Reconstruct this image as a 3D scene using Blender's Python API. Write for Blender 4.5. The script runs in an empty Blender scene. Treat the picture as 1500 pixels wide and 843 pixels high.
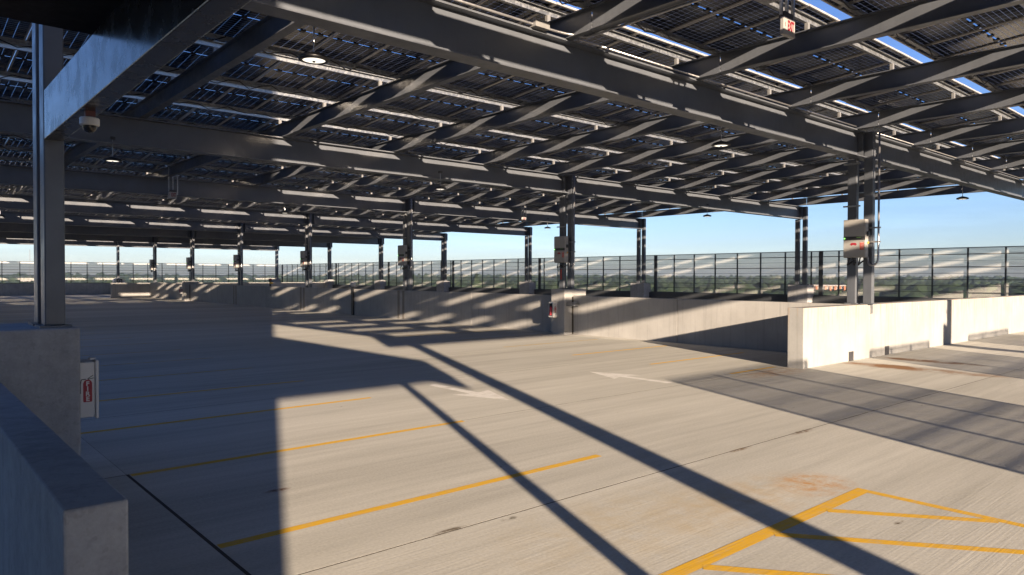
import bpy, bmesh, math, random
import numpy as np
from mathutils import Matrix, Vector
random.seed(7); RNG = np.random.default_rng(7)
SC = bpy.context.scene
COL = SC.collection

# ------------------------------------------------------------------ camera, sky, sun, exposure
cam_d = bpy.data.cameras.new('camera'); cam = bpy.data.objects.new('camera', cam_d); COL.objects.link(cam)
SC.camera = cam
F, CX, CY = 1055.0, 750.0, 421.5
def _ray(x, y): return Vector(((x-CX)/F, (y-CY)/F, 1.0))
_X = _ray(1960, 407.5).normalized()
_Y = _ray(-170, 402.5); _Y = (_Y - _X*_X.dot(_Y)).normalized()
_Z = -_X.cross(_Y)
if _Z.y > 0: _Z = -_Z
RC = Matrix((_X, _Y, _Z))                       # (right, down, forward) -> world
r_, d_, f_ = RC @ Vector((1,0,0)), RC @ Vector((0,1,0)), RC @ Vector((0,0,1))
H = 2.15
M = Matrix((( r_.x, -d_.x, -f_.x, 0), ( r_.y, -d_.y, -f_.y, 0), ( r_.z, -d_.z, -f_.z, H), (0,0,0,1)))
cam.matrix_world = M
cam_d.sensor_width = 36; cam_d.lens = F/1500*36
cam_d.clip_start = 0.05; cam_d.clip_end = 40000

SUN = Vector((1, 2.4, -0.2127*2.4)).normalized()     # direction the light travels
SUN_EL = math.asin(-SUN.z)
SUN_AZ = math.atan2(-SUN.x, -SUN.y)                  # azimuth of the sun from +Y towards +X
w = bpy.data.worlds.new('World'); SC.world = w; w.use_nodes = True
nt = w.node_tree; bg = nt.nodes['Background']
sky = nt.nodes.new('ShaderNodeTexSky'); sky.sky_type = 'NISHITA'; sky.sun_disc = False
sky.sun_elevation = SUN_EL; sky.sun_rotation = SUN_AZ
sky.altitude = 200; sky.air_density = 1.0; sky.dust_density = 0.35; sky.ozone_density = 3.0
gain = nt.nodes.new('ShaderNodeMix'); gain.data_type = 'RGBA'; gain.blend_type = 'MULTIPLY'; gain.inputs['Factor'].default_value = 1.0
gain.inputs['B'].default_value = (.81, .85, 1.16, 1)      # white balance of the clear sky
nt.links.new(sky.outputs[0], gain.inputs['A'])
tcw = nt.nodes.new('ShaderNodeTexCoord'); mpw = nt.nodes.new('ShaderNodeMapping'); mpw.inputs['Scale'].default_value = (2.2, 2.2, 26)
nzw = nt.nodes.new('ShaderNodeTexNoise'); nzw.inputs['Scale'].default_value = 1.3; nzw.inputs['Detail'].default_value = 7; nzw.inputs['Roughness'].default_value = .6
rpw = nt.nodes.new('ShaderNodeMapRange'); rpw.inputs['From Min'].default_value = .45; rpw.inputs['From Max'].default_value = .75; rpw.inputs['To Min'].default_value = .97; rpw.inputs['To Max'].default_value = 1.14
mlw = nt.nodes.new('ShaderNodeVectorMath'); mlw.operation = 'SCALE'
nt.links.new(tcw.outputs['Generated'], mpw.inputs[0]); nt.links.new(mpw.outputs[0], nzw.inputs['Vector']); nt.links.new(nzw.outputs[0], rpw.inputs['Value'])
nt.links.new(gain.outputs['Result'], mlw.inputs[0]); nt.links.new(rpw.outputs[0], mlw.inputs['Scale']); nt.links.new(mlw.outputs[0], bg.inputs[0]); bg.inputs[1].default_value = 0.05
sl = bpy.data.lights.new('sun', 'SUN'); sl.energy = 5.0; sl.angle = math.radians(0.5); sl.color = (1.0, 0.79, 0.58)
so = bpy.data.objects.new('sun', sl); COL.objects.link(so)
so.rotation_euler = SUN.to_track_quat('-Z', 'Y').to_euler(); so.location = (0, 0, 60)
SC.view_settings.view_transform = 'Standard'; SC.view_settings.look = 'None'
SC.view_settings.exposure = 1.92; SC.view_settings.gamma = 1.0
SC.cycles.max_bounces = 8; SC.cycles.transparent_max_bounces = 24; SC.cycles.volume_bounces = 0

# ------------------------------------------------------------------ materials
def mat(name):
    m = bpy.data.materials.new(name); m.use_nodes = True
    return m, m.node_tree, m.node_tree.nodes['Principled BSDF']
def nd(nt, t, **k):
    n = nt.nodes.new(t)
    for a, v in k.items():
        if a.startswith('i_'):
            s = a[2:]; n.inputs[int(s) if s.isdigit() else s.replace('_', ' ')].default_value = v
        else: setattr(n, a, v)
    return n
def L(nt, a, b): nt.links.new(a, b)
def coords(nt, kind='Object', scale=(1,1,1), loc=(0,0,0)):
    tc = nd(nt, 'ShaderNodeTexCoord'); mp = nd(nt, 'ShaderNodeMapping')
    mp.inputs['Scale'].default_value = scale; mp.inputs['Location'].default_value = loc
    L(nt, tc.outputs[kind], mp.inputs[0]); return mp.outputs[0]
def noise(nt, vec, scale, detail=4, rough=.55):
    n = nd(nt, 'ShaderNodeTexNoise'); n.inputs['Scale'].default_value = scale
    n.inputs['Detail'].default_value = detail; n.inputs['Roughness'].default_value = rough
    L(nt, vec, n.inputs['Vector']); return n.outputs[0]
def ramp(nt, fac, stops):
    r = nd(nt, 'ShaderNodeValToRGB'); e = r.color_ramp.elements
    while len(e) < len(stops): e.new(.5)
    for el, (p, c) in zip(e, stops):
        el.position = p; el.color = (c, c, c, 1) if not hasattr(c, '__len__') else (*c, 1)
    L(nt, fac, r.inputs[0]); return r.outputs[0]
def mix(nt, fac, a, b, mode='MIX'):
    m = nd(nt, 'ShaderNodeMix', data_type='RGBA', blend_type=mode)
    for s, v in ((m.inputs['Factor'], fac), (m.inputs['A'], a), (m.inputs['B'], b)):
        if hasattr(v, 'is_output'): L(nt, v, s)
        elif hasattr(v, '__len__'): s.default_value = (*v, 1)
        else: s.default_value = v
    return m.outputs['Result']
def math_(nt, op, a, b=0.0, clamp=False):
    m = nd(nt, 'ShaderNodeMath', operation=op, use_clamp=clamp)
    for s, v in ((m.inputs[0], a), (m.inputs[1], b)):
        if hasattr(v, 'is_output'): L(nt, v, s)
        else: s.default_value = v
    return m.outputs[0]
def bump(nt, p, h, strength, dist=.01):
    b = nd(nt, 'ShaderNodeBump'); b.inputs['Strength'].default_value = strength; b.inputs['Distance'].default_value = dist
    L(nt, h, b.inputs['Height']); L(nt, b.outputs[0], p.inputs['Normal'])
def plain(name, col, rough=.5, metal=0.0, var=.15, scale=6, spec=.5, bmp=0):
    m, nt, p = mat(name); v = coords(nt)
    n = noise(nt, v, scale, 5)
    c = mix(nt, ramp(nt, n, [(.3, 0), (.7, 1)]), tuple(x*(1-var) for x in col), tuple(min(1, x*(1+var)) for x in col))
    L(nt, c, p.inputs['Base Color']); p.inputs['Metallic'].default_value = metal
    L(nt, ramp(nt, noise(nt, v, scale*3, 3), [(.3, max(.02, rough-.08)), (.7, min(1, rough+.08))]), p.inputs['Roughness'])
    p.inputs['Specular IOR Level'].default_value = spec
    if bmp: bump(nt, p, noise(nt, v, scale*8, 3), bmp)
    return m

def mat_floor():
    m, nt, p = mat('broom_concrete')
    v = coords(nt); vs = coords(nt, scale=(.35, 5.5, 1)); vf = coords(nt, scale=(1.4, 46, 1))
    big = noise(nt, v, .22, 5, .6); st = noise(nt, vs, 1.0, 6, .62); fine = noise(nt, vf, 1.0, 4, .6); gr = noise(nt, v, 38, 3, .6)
    c = mix(nt, ramp(nt, big, [(.32, 0), (.68, 1)]), (.355, .348, .332), (.445, .438, .42))
    c = mix(nt, .62, c, ramp(nt, st, [(.30, (.24, .235, .222)), (.5, (.41, .402, .385)), (.70, (.54, .53, .51))]))
    band = noise(nt, coords(nt, scale=(.05, .8, 1)), 1.0, 4, .6)
    c = mix(nt, .45, c, ramp(nt, band, [(.34, (.22, .213, .20)), (.5, (.41, .40, .383)), (.66, (.54, .53, .51))]))
    c = mix(nt, .17, c, ramp(nt, fine, [(.30, (.24, .235, .22)), (.7, (.54, .53, .51))]))
    c = mix(nt, .16, c, ramp(nt, gr, [(.35, (.2, .195, .185)), (.65, (.58, .57, .55))]))
    # tyre-polished drive lane (a worn band with its own colour)
    # small pits and spots
    vo = nd(nt, 'ShaderNodeTexVoronoi'); vo.inputs['Scale'].default_value = 1.6; L(nt, v, vo.inputs['Vector'])
    spot = ramp(nt, vo.outputs['Distance'], [(0.018, 1), (.032, 0)])
    gate = ramp(nt, noise(nt, v, .9, 2), [(.5, 0), (.56, 1)])
    c = mix(nt, math_(nt, 'MULTIPLY', spot, gate), c, (.12, .105, .09))
    # rust and dirt stains at their own places
    sx = nd(nt, 'ShaderNodeSeparateXYZ'); L(nt, v, sx.inputs[0])
    def stain(c, x, y, rx, ry, col, amt, sc=3.0):
        dx = math_(nt, 'MULTIPLY', math_(nt, 'SUBTRACT', sx.outputs[0], x), 1/rx)
        dy = math_(nt, 'MULTIPLY', math_(nt, 'SUBTRACT', sx.outputs[1], y), 1/ry)
        d = math_(nt, 'ADD', math_(nt, 'MULTIPLY', dx, dx), math_(nt, 'MULTIPLY', dy, dy))
        f = math_(nt, 'SUBTRACT', 1.0, d, True)
        n = ramp(nt, noise(nt, v, sc, 6, .7), [(.38, 0), (.66, 1)])
        f = math_(nt, 'MULTIPLY', math_(nt, 'MULTIPLY', f, n), amt, True)
        return mix(nt, f, c, col)
    c = stain(c, 7.25, 3.55, .55, .42, (.40, .22, .09), 1.1, 7)
    c = stain(c, 6.3, 3.75, 1.5, .6, (.38, .28, .16), .6, 4)
    c = stain(c, 5.0, 4.0, 1.8, .9, (.37, .30, .19), .5)
    c = stain(c, 18.15, 6.5, .50, 2.1, (.20, .105, .05), 2.2, .9)
    c = stain(c, 20.1, 6.9, .38, 1.5, (.16, .09, .05), 2.2, .9)
    c = stain(c, 15.0, 8.3, 1.5, .5, (.30, .17, .08), 1.0, 4)
    c = stain(c, 2.95, 6.95, .16, .06, (.12, .05, .03), 1.6, 9)
    c = stain(c, 16.5, 25.0, .8, .3, (.1, .09, .08), 1.2, 4)
    c = stain(c, 9.6, 4.86, .35, .07, (.16, .12, .09), 1.6, 9)
    c = stain(c, 8.0, 4.86, .30, .05, (.17, .12, .08), 1.6, 9)
    c = stain(c, 3.58, 4.9, .2, .05, (.13, .11, .09), 2.2, 5)
    c = stain(c, 4.15, 4.80, .1, .05, (.11, .10, .08), 2.4, 5)
    c = stain(c, 6.68, 2.5, .09, .03, (.11, .09, .07), 2.4, 9)
    oi = nd(nt, 'ShaderNodeObjectInfo'); tone = ramp(nt, oi.outputs['Random'], [(0, (1.035, 1.036, .985)), (1, (1.285, 1.285, 1.225))])
    c = mix(nt, 1.0, c, tone, 'MULTIPLY')
    L(nt, c, p.inputs['Base Color'])
    p.inputs['Roughness'].default_value = .82; p.inputs['Specular IOR Level'].default_value = .25
    h = math_(nt, 'ADD', fine, math_(nt, 'MULTIPLY', gr, .35)); bump(nt, p, h, .15, .012)
    return m
def mat_wall(name, a, b, streak=.45, rust=.0, mottle=0):
    m, nt, p = mat(name)
    v = coords(nt); vs = coords(nt, scale=(5, 5, .22)); vg = coords(nt, scale=(9, 9, .7))
    c = mix(nt, ramp(nt, noise(nt, v, 1.1, 6, .62), [(.3, 0), (.7, 1)]), a, b)
    dark = tuple(x*.55 for x in a)
    s = ramp(nt, noise(nt, vs, 1.6, 5, .6), [(.52, 0), (.74, 1)])
    c = mix(nt, math_(nt, 'MULTIPLY', s, streak), c, dark)
    if rust:
        r = ramp(nt, noise(nt, vg, 1.0, 4, .6), [(.5, 0), (.72, 1)])
        sx = nd(nt, 'ShaderNodeSeparateXYZ'); L(nt, v, sx.inputs[0])
        top = ramp(nt, math_(nt, 'MULTIPLY', sx.outputs[2], .7), [(.45, 0), (1.0, 1)])
        c = mix(nt, math_(nt, 'MULTIPLY', math_(nt, 'MULTIPLY', r, top), rust), c, (.34, .22, .12))
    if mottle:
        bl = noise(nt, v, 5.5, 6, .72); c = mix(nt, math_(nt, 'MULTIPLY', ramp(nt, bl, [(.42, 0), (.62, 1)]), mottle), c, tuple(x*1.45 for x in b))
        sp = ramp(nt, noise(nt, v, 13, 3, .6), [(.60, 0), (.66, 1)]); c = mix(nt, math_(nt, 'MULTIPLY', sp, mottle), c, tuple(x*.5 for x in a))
    g = noise(nt, v, 45, 4, .65)
    c = mix(nt, .09, c, ramp(nt, g, [(.35, tuple(x*.55 for x in a)), (.65, tuple(min(1, x*1.3) for x in b))]))
    vo = nd(nt, 'ShaderNodeTexVoronoi'); vo.inputs['Scale'].default_value = 7; L(nt, v, vo.inputs['Vector'])
    c = mix(nt, math_(nt, 'MULTIPLY', ramp(nt, vo.outputs['Distance'], [(.03, 1), (.07, 0)]), .35), c, dark)
    L(nt, c, p.inputs['Base Color']); p.inputs['Roughness'].default_value = .85; p.inputs['Specular IOR Level'].default_value = .25
    bump(nt, p, math_(nt, 'ADD', g, math_(nt, 'MULTIPLY', vo.outputs['Distance'], .3)), .25, .012)
    return m
def mat_paint(name, col, wear=.25, sc=9):
    m, nt, p = mat(name); v = coords(nt); vf = coords(nt, scale=(1.4, 46, 1))
    wn = noise(nt, v, sc, 6, .7); fn = noise(nt, vf, 1.0, 4)
    f = ramp(nt, math_(nt, 'ADD', math_(nt, 'MULTIPLY', wn, .6), math_(nt, 'MULTIPLY', fn, .4)), [(.36, 1), (.52, 0)])
    c = mix(nt, math_(nt, 'MULTIPLY', f, wear*2, True), col, (.40, .37, .32))
    c = mix(nt, .3, c, mix(nt, fn, tuple(x*.55 for x in col), tuple(min(1, x*1.25) for x in col)))
    L(nt, c, p.inputs['Base Color']); p.inputs['Roughness'].default_value = .7
    bump(nt, p, fn, .2, .01)
    return m
def mat_steel(name, col, rough=.42):
    m, nt, p = mat(name); v = coords(nt); vz = coords(nt, scale=(3, 3, .35))
    n = noise(nt, v, 1.7, 6, .65); d = noise(nt, vz, 2.2, 5, .6)
    c = mix(nt, ramp(nt, n, [(.3, 0), (.7, 1)]), tuple(x*.86 for x in col), tuple(x*1.14 for x in col))
    c = mix(nt, math_(nt, 'MULTIPLY', ramp(nt, d, [(.55, 0), (.8, 1)]), .35), c, tuple(x*.6 for x in col))
    L(nt, c, p.inputs['Base Color'])
    L(nt, ramp(nt, noise(nt, v, 5, 5, .6), [(.3, rough-.07), (.7, rough+.1)]), p.inputs['Roughness'])
    p.inputs['Specular IOR Level'].default_value = .5
    bump(nt, p, noise(nt, v, 90, 2), .05, .004)
    return m
def mat_galv():
    m, nt, p = mat('galvanised_steel'); v = coords(nt)
    vo = nd(nt, 'ShaderNodeTexVoronoi'); vo.inputs['Scale'].default_value = 22; L(nt, v, vo.inputs['Vector'])
    c = mix(nt, vo.outputs['Color'], (.22, .23, .24), (.40, .41, .42))
    L(nt, c, p.inputs['Base Color']); p.inputs['Metallic'].default_value = .75
    L(nt, ramp(nt, vo.outputs['Color'], [(0, .28), (1, .5)]), p.inputs['Roughness'])
    bump(nt, p, vo.outputs['Distance'], .15, .004)
    return m
def mat_cells():
    m, nt, p = mat('solar_cells'); tc = nd(nt, 'ShaderNodeTexCoord'); s = nd(nt, 'ShaderNodeSeparateXYZ'); L(nt, tc.outputs['UV'], s.inputs[0])
    def grid(u, pitch, w_):
        fr = math_(nt, 'FRACT', math_(nt, 'MULTIPLY', u, 1/pitch))
        e = math_(nt, 'ABSOLUTE', math_(nt, 'SUBTRACT', fr, .5))
        return math_(nt, 'GREATER_THAN', e, .5 - w_/pitch/2)
    gx = grid(s.outputs[0], .168, .009); gy = grid(math_(nt, 'ADD', s.outputs[1], .0), .0925, .008)
    midb = math_(nt, 'LESS_THAN', math_(nt, 'ABSOLUTE', s.outputs[1]), .017)
    line = math_(nt, 'MAXIMUM', gx, gy)
    n = noise(nt, coords(nt), 1.3, 5, .6)
    L(nt, mix(nt, ramp(nt, n, [(.3, 0), (.7, 1)]), (.006, .008, .014), (.016, .018, .026)), p.inputs['Base Color'])
    p.inputs['Roughness'].default_value = .16; p.inputs['Specular IOR Level'].default_value = .5
    tr = nd(nt, 'ShaderNodeBsdfTransparent'); tr.inputs[0].default_value = (.80, .86, .92, 1)
    df = nd(nt, 'ShaderNodeBsdfTranslucent'); df.inputs[0].default_value = (.75, .76, .78, 1)
    mx1 = nd(nt, 'ShaderNodeMixShader'); mx1.inputs[0].default_value = .55; L(nt, df.outputs[0], mx1.inputs[1]); L(nt, tr.outputs[0], mx1.inputs[2])
    mx2 = nd(nt, 'ShaderNodeMixShader'); L(nt, math_(nt, 'MULTIPLY', line, .85), mx2.inputs[0]); L(nt, p.outputs[0], mx2.inputs[1]); L(nt, mx1.outputs[0], mx2.inputs[2])
    mx3 = nd(nt, 'ShaderNodeMixShader'); L(nt, midb, mx3.inputs[0]); L(nt, mx2.outputs[0], mx3.inputs[1]); L(nt, tr.outputs[0], mx3.inputs[2])
    L(nt, mx3.outputs[0], nt.nodes['Material Output'].inputs[0])
    return m
def mat_mesh():
    m, nt, p = mat('fence_mesh'); tc = nd(nt, 'ShaderNodeTexCoord'); s = nd(nt, 'ShaderNodeSeparateXYZ'); L(nt, tc.outputs['UV'], s.inputs[0])
    def grid(u, pitch, w_):
        fr = math_(nt, 'FRACT', math_(nt, 'MULTIPLY', u, 1/pitch))
        return math_(nt, 'LESS_THAN', fr, w_)
    a = math_(nt, 'MAXIMUM', grid(s.outputs[1], .055, .47), grid(s.outputs[0], .03, .16))
    p.inputs['Base Color'].default_value = (.50, .50, .49, 1); p.inputs['Roughness'].default_value = .55; p.inputs['Metallic'].default_value = .15
    tr = nd(nt, 'ShaderNodeBsdfTransparent'); mx = nd(nt, 'ShaderNodeMixShader')
    L(nt, a, mx.inputs[0]); L(nt, tr.outputs[0], mx.inputs[1]); L(nt, p.outputs[0], mx.inputs[2])
    L(nt, mx.outputs[0], nt.nodes['Material Output'].inputs[0])
    return m
def mat_emit(name, col, strength):
    m, nt, p = mat(name); p.inputs['Base Color'].default_value = (.75, .73, .7, 1); p.inputs['Roughness'].default_value = .4
    p.inputs['Emission Color'].default_value = (*col, 1); p.inputs['Emission Strength'].default_value = strength
    return m
def mat_forest():
    m, nt, p = mat('tree_crowns'); v = coords(nt)
    g = nd(nt, 'ShaderNodeNewGeometry')
    c = mix(nt, ramp(nt, noise(nt, v, .035, 4, .6), [(.35, 0), (.65, 1)]), (.018, .036, .020), (.045, .070, .034))
    c = mix(nt, .5, c, mix(nt, g.outputs['Random Per Island'], (.016, .032, .018), (.055, .080, .038)))
    L(nt, c, p.inputs['Base Color']); p.inputs['Roughness'].default_value = .9; p.inputs['Specular IOR Level'].default_value = .15
    return m
def mat_terrain():
    m, nt, p = mat('far_land'); v = coords(nt)
    c = mix(nt, ramp(nt, noise(nt, v, .004, 6, .65), [(.35, 0), (.65, 1)]), (.018, .034, .020), (.040, .058, .032))
    c = mix(nt, .5, c, mix(nt, noise(nt, v, .06, 5, .7), (.012, .024, .013), (.05, .066, .036)))
    L(nt, c, p.inputs['Base Color']); p.inputs['Roughness'].default_value = 1.0
    return m

M_FLOOR = mat_floor()
M_WALL = mat_wall('cast_concrete', (.272, .270, .264), (.352, .350, .345), .4)
M_WALLR = mat_wall('rust_streaked_concrete', (.225, .228, .226), (.295, .298, .296), .30, 1.0)
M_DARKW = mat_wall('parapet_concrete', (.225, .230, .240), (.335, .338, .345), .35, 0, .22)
M_JOINT = plain('joint_sealant', (.06, .052, .044), .85, spec=.2)
M_YEL = mat_paint('yellow_line_paint', (.66, .38, .02), .25)
M_YELF = mat_paint('worn_yellow_paint', (.50, .33, .07), .8, 5)
M_WHITE = mat_paint('worn_white_paint', (.70, .69, .66), .6, 4)
M_STEEL = mat_steel('painted_grey_steel', (.080, .089, .106), .35)
M_BEAM = mat_steel('glossy_dark_steel', (.032, .034, .038), .24)
M_STEELD = mat_steel('dark_fence_steel', (.045, .05, .058), .45)
M_GALV = mat_galv()
M_STUB = plain('zinc_stub', (.19, .19, .19), .5, .2)
M_ALU = plain('panel_frame_aluminium', (.46, .44, .41), .45, .5)
M_CELL = mat_cells()
M_BLACK = plain('black_plastic', (.014, .014, .016), .4)
M_MESH = mat_mesh()
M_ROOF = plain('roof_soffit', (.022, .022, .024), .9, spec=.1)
M_INV = plain('inverter_paint', (.27, .265, .255), .45, var=.05)
M_INVD = plain('inverter_fins', (.05, .05, .055), .5, .3)
M_RED = plain('red_print', (.26, .008, .022), .5, var=.05)
M_ORANGE = plain('orange_label', (.40, .05, .03), .5, var=.05)
M_GREEN = mat_emit('status_light', (.25, 1, .1), .7)
M_SIGNW = plain('white_plastic', (.50, .495, .485), .45, var=.04)
M_SIGNRED = plain('sign_red', (.16, .004, .012), .5, var=.04)
M_EXIT = plain('sign_casing', (.26, .255, .25), .45, var=.03)
M_LENS = mat_emit('lamp_lens', (1, .90, .74), .40)
M_COND = plain('conduit', (.36, .36, .37), .35, .8)
M_CHROME = plain('smoked_dome', (.02, .02, .022), .06)
M_FOREST = mat_forest(); M_LAND = mat_terrain()
M_BRASS = plain('yellow_enamel', (.55, .32, .05), .5)
M_TERRA = plain('terracotta_cladding', (.50, .20, .10), .8)
M_BLDG = plain('pale_cladding', (.42, .40, .38), .8)
M_GLASS = plain('window_glass', (.03, .04, .05), .1)

# ------------------------------------------------------------------ mesh helpers
class MB:
    def __init__(s): s.v = []; s.f = []; s.m = []; s.uv = {}
    def box(s, x0, x1, y0, y1, z0, z1, m=0):
        b = len(s.v)
        s.v += [(x0,y0,z0),(x1,y0,z0),(x1,y1,z0),(x0,y1,z0),(x0,y0,z1),(x1,y0,z1),(x1,y1,z1),(x0,y1,z1)]
        s.f += [(b,b+3,b+2,b+1),(b+4,b+5,b+6,b+7),(b,b+1,b+5,b+4),(b+1,b+2,b+6,b+5),(b+2,b+3,b+7,b+6),(b+3,b,b+4,b+7)]
        s.m += [m]*6; return s
    def prism(s, prof, axis, a, b_, m=0):
        """closed 2-D profile extruded along 'x','y' or 'z' from a to b_"""
        n = len(prof); b = len(s.v)
        for t in (a, b_):
            for (p, q) in prof:
                s.v.append({'x': (t, p, q), 'y': (p, t, q), 'z': (p, q, t)}[axis])
        for i in range(n):
            j = (i+1) % n; s.f.append((b+i, b+j, b+n+j, b+n+i)); s.m.append(m)
        s.f.append(tuple(range(b+n-1, b-1, -1))); s.f.append(tuple(range(b+n, b+2*n))); s.m += [m, m]; return s
    def ibeam(s, axis, c, z0, z1, a, b_, fw, tf, tw, m=0):
        h, w_ = fw/2, tw/2
        P = [(c-h, z0), (c+h, z0), (c+h, z0+tf), (c+w_, z0+tf), (c+w_, z1-tf), (c+h, z1-tf), (c+h, z1), (c-h, z1), (c-h, z1-tf), (c-w_, z1-tf), (c-w_, z0+tf), (c-h, z0+tf)]
        return s.prism(P, axis, a, b_, m)
    def tube(s, pts, r, n=10, m=0):
        pts = [Vector(p) for p in pts]; b = len(s.v); prev = None
        for i, p in enumerate(pts):
            d = (pts[min(i+1, len(pts)-1)] - pts[max(i-1, 0)]).normalized()
            u = d.orthogonal().normalized() if prev is None else (prev - d*prev.dot(d)).normalized()
            prev = u; v = d.cross(u)
            for k in range(n):
                a = 2*math.pi*k/n; q = p + u*math.cos(a)*r + v*math.sin(a)*r; s.v.append(tuple(q))
        for i in range(len(pts)-1):
            for k in range(n):
                k2 = (k+1) % n; s.f.append((b+i*n+k, b+i*n+k2, b+(i+1)*n+k2, b+(i+1)*n+k)); s.m.append(m)
        e = b+(len(pts)-1)*n
        s.f.append(tuple(range(b+n-1, b-1, -1))); s.f.append(tuple(range(e, e+n))); s.m += [m, m]; return s
    def lathe(s, prof, c=(0,0,0), n=24, m=0):
        b = len(s.v); k = len(prof)
        for i in range(n):
            a = 2*math.pi*i/n
            for (r, z) in prof: s.v.append((c[0]+r*math.cos(a), c[1]+r*math.sin(a), c[2]+z))
        for i in range(n):
            j = (i+1) % n
            for q in range(k-1): s.f.append((b+i*k+q, b+j*k+q, b+j*k+q+1, b+i*k+q+1)); s.m.append(m)
        return s
    def build(s, name, mats, parent=None, org=(0,0,0), bevel=0, smooth=False, loc=None):
        me = bpy.data.meshes.new(name)
        o3 = Vector(org); me.from_pydata([tuple(Vector(v)-o3) for v in s.v], [], s.f)
        mats = mats if isinstance(mats, (list, tuple)) else [mats]
        for m in mats: me.materials.append(m)
        me.polygons.foreach_set('material_index', s.m)
        if bevel:
            bm = bmesh.new(); bm.from_mesh(me)
            bmesh.ops.bevel(bm, geom=list(bm.edges), offset=bevel, segments=2, affect='EDGES', profile=.5, clamp_overlap=True)
            bm.to_mesh(me); bm.free()
        if smooth: me.polygons.foreach_set('use_smooth', [True]*len(me.polygons))
        me.update()
        return link(name, me, parent, loc if loc is not None else (org if parent is None else (0,0,0)))
def link(name, me, parent=None, loc=(0,0,0)):
    o = bpy.data.objects.new(name, me); COL.objects.link(o); o.location = loc
    if parent is not None: o.parent = parent
    return o
def tag(o, label=None, cat=None, group=None, kind=None):
    if label: o['label'] = label
    if cat: o['category'] = cat
    if group: o['group'] = group
    if kind: o['kind'] = kind
    return o
def thing(name, label, cat, loc=(0,0,0), group=None):
    o = bpy.data.objects.new(name, None); COL.objects.link(o); o.location = loc; o.empty_display_size = .3
    return tag(o, label, cat, group)
def copy_tree(o, loc, label=None):
    c = o.copy(); COL.objects.link(c); c.location = loc
    if label: c['label'] = label
    for ch in o.children:
        d = ch.copy(); COL.objects.link(d); d.parent = c
        for g in ch.children:
            e = g.copy(); COL.objects.link(e); e.parent = d
    return c
def text_mesh(s, size, ax):
    """flat lettering; ax = (right, up) world axes, centred on the origin"""
    cu = bpy.data.curves.new('lettering', 'FONT'); cu.body = s; cu.size = size; cu.align_x = 'CENTER'; cu.align_y = 'CENTER'; cu.extrude = .001; cu.offset = .006*size/.1*0.6
    to = bpy.data.objects.new('lettering', cu); COL.objects.link(to)
    dg = bpy.context.evaluated_depsgraph_get(); me = bpy.data.meshes.new_from_object(to.evaluated_get(dg))
    bpy.data.objects.remove(to); bpy.data.curves.remove(cu)
    r, u = Vector(ax[0]), Vector(ax[1]); n = r.cross(u)
    me.transform(Matrix((( r.x, u.x, n.x, 0), (r.y, u.y, n.y, 0), (r.z, u.z, n.z, 0), (0,0,0,1))))
    me.materials.clear(); return me

ROWS = [-6.2, 8.4, 19.4, 30.5, 41.65, 52.9, 63.8, 75.0, 89.5]
XL, XM, XE = 1.235, 19.70, 38.0

# ------------------------------------------------------------------ deck: slabs, paint
deck = MB().box(-14, 39.0, -9, 91.5, -.60, -.0006).build('parking_deck', M_JOINT); tag(deck, kind='structure')
MB().box(-13.6, 38.6, -8.6, 91.1, -30, -.605).build('garage_storeys', plain('garage_facade', (.3, .29, .28), .85), deck)
ys = [-9.0, -6.1, -2.44] + [1.22 + 3.66*i for i in range(25)] + [91.3]
xs = [-13.9, 1.95, 10.4, 18.62, 38.9]
g = .009
for i in range(len(ys)-1):
    for j in range(len(xs)-1):
        if j == 1 and True:
            x0, x1 = xs[1], xs[3]
        elif j == 2: continue
        else: x0, x1 = xs[j], xs[j+1]
        nearj = ys[i] < 8.0
        gx0 = (.022 if nearj else .002) if j == 1 else g
        gx1 = .002 if (j == 0 and not nearj) else g
        b = MB().box(x0+gx0, x1-gx1, ys[i]+g, ys[i+1]-g, -.30, 0.0)
        b.build('deck_slab', M_FLOOR, deck)
def quad(name, pts, m, z=.0012):
    b = MB(); n = len(pts)
    b.v = [(x, y, z) for x, y in pts] ; b.f = [tuple(range(n))]; b.m = [0]
    return b.build(name, m, deck)
def stripe(x0, y0, x1, y1, wd, m, z=.0012):
    d = Vector((x1-x0, y1-y0)).normalized(); p = Vector((-d.y, d.x))*wd/2
    if (Vector((0,0,1)).dot(Vector((x1-x0, y1-y0, 0)).cross(Vector((p.x, p.y, 0))))) < 0: p = -p
    return quad('parking_stripe', [(x0-p.x, y0-p.y), (x1-p.x, y1-p.y), (x1+p.x, y1+p.y), (x0+p.x, y0+p.y)], m, z)
for k in range(26):
    y = 5.80 + 2.69*k
    stripe(1.98, y, 6.45, y, .105, M_YEL if k < 4 else M_YELF)
for y in (8.80, 11.02, 13.66, 16.55, 19.25, 21.95, 24.65, 27.35, 30.05, 35.4, 38.1, 40.8, 43.5, 46.2, 48.9, 51.6, 54.3):
    stripe(14.1, y, 18.3 if y > 9 else 16.0, y, .10, M_YEL if y < 16 else M_YELF)
stripe(2.4, 3.12, 7.46, 3.12, .135, M_YEL)
stripe(7.41, 3.05, 7.41, -2.4, .10, M_YEL, .0016)
for x in (4.55, 5.58, 6.52):
    t = (7.41-x) / .82; L_ = min(t, 4.0)
    stripe(x, 3.06, x+.80*L_*.97, 3.06-1.06*L_*.97, .10, M_YEL, .0020)
# arrows
def arrow(cx, y_tail, y_tip, s=1.0):
    d = 1 if y_tip > y_tail else -1; hb = y_tip - d*1.0*s
    P = [(cx-.10, y_tail), (cx+.10, y_tail), (cx+.10, hb), (cx+.42, hb - d*.10), (cx, y_tip), (cx-.42, hb - d*.10), (cx-.10, hb)]
    if d < 0: P = P[::-1]
    quad('direction_arrow', P, M_WHITE)
arrow(8.15, 11.75, 9.40); arrow(11.95, 8.85, 11.05)

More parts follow.
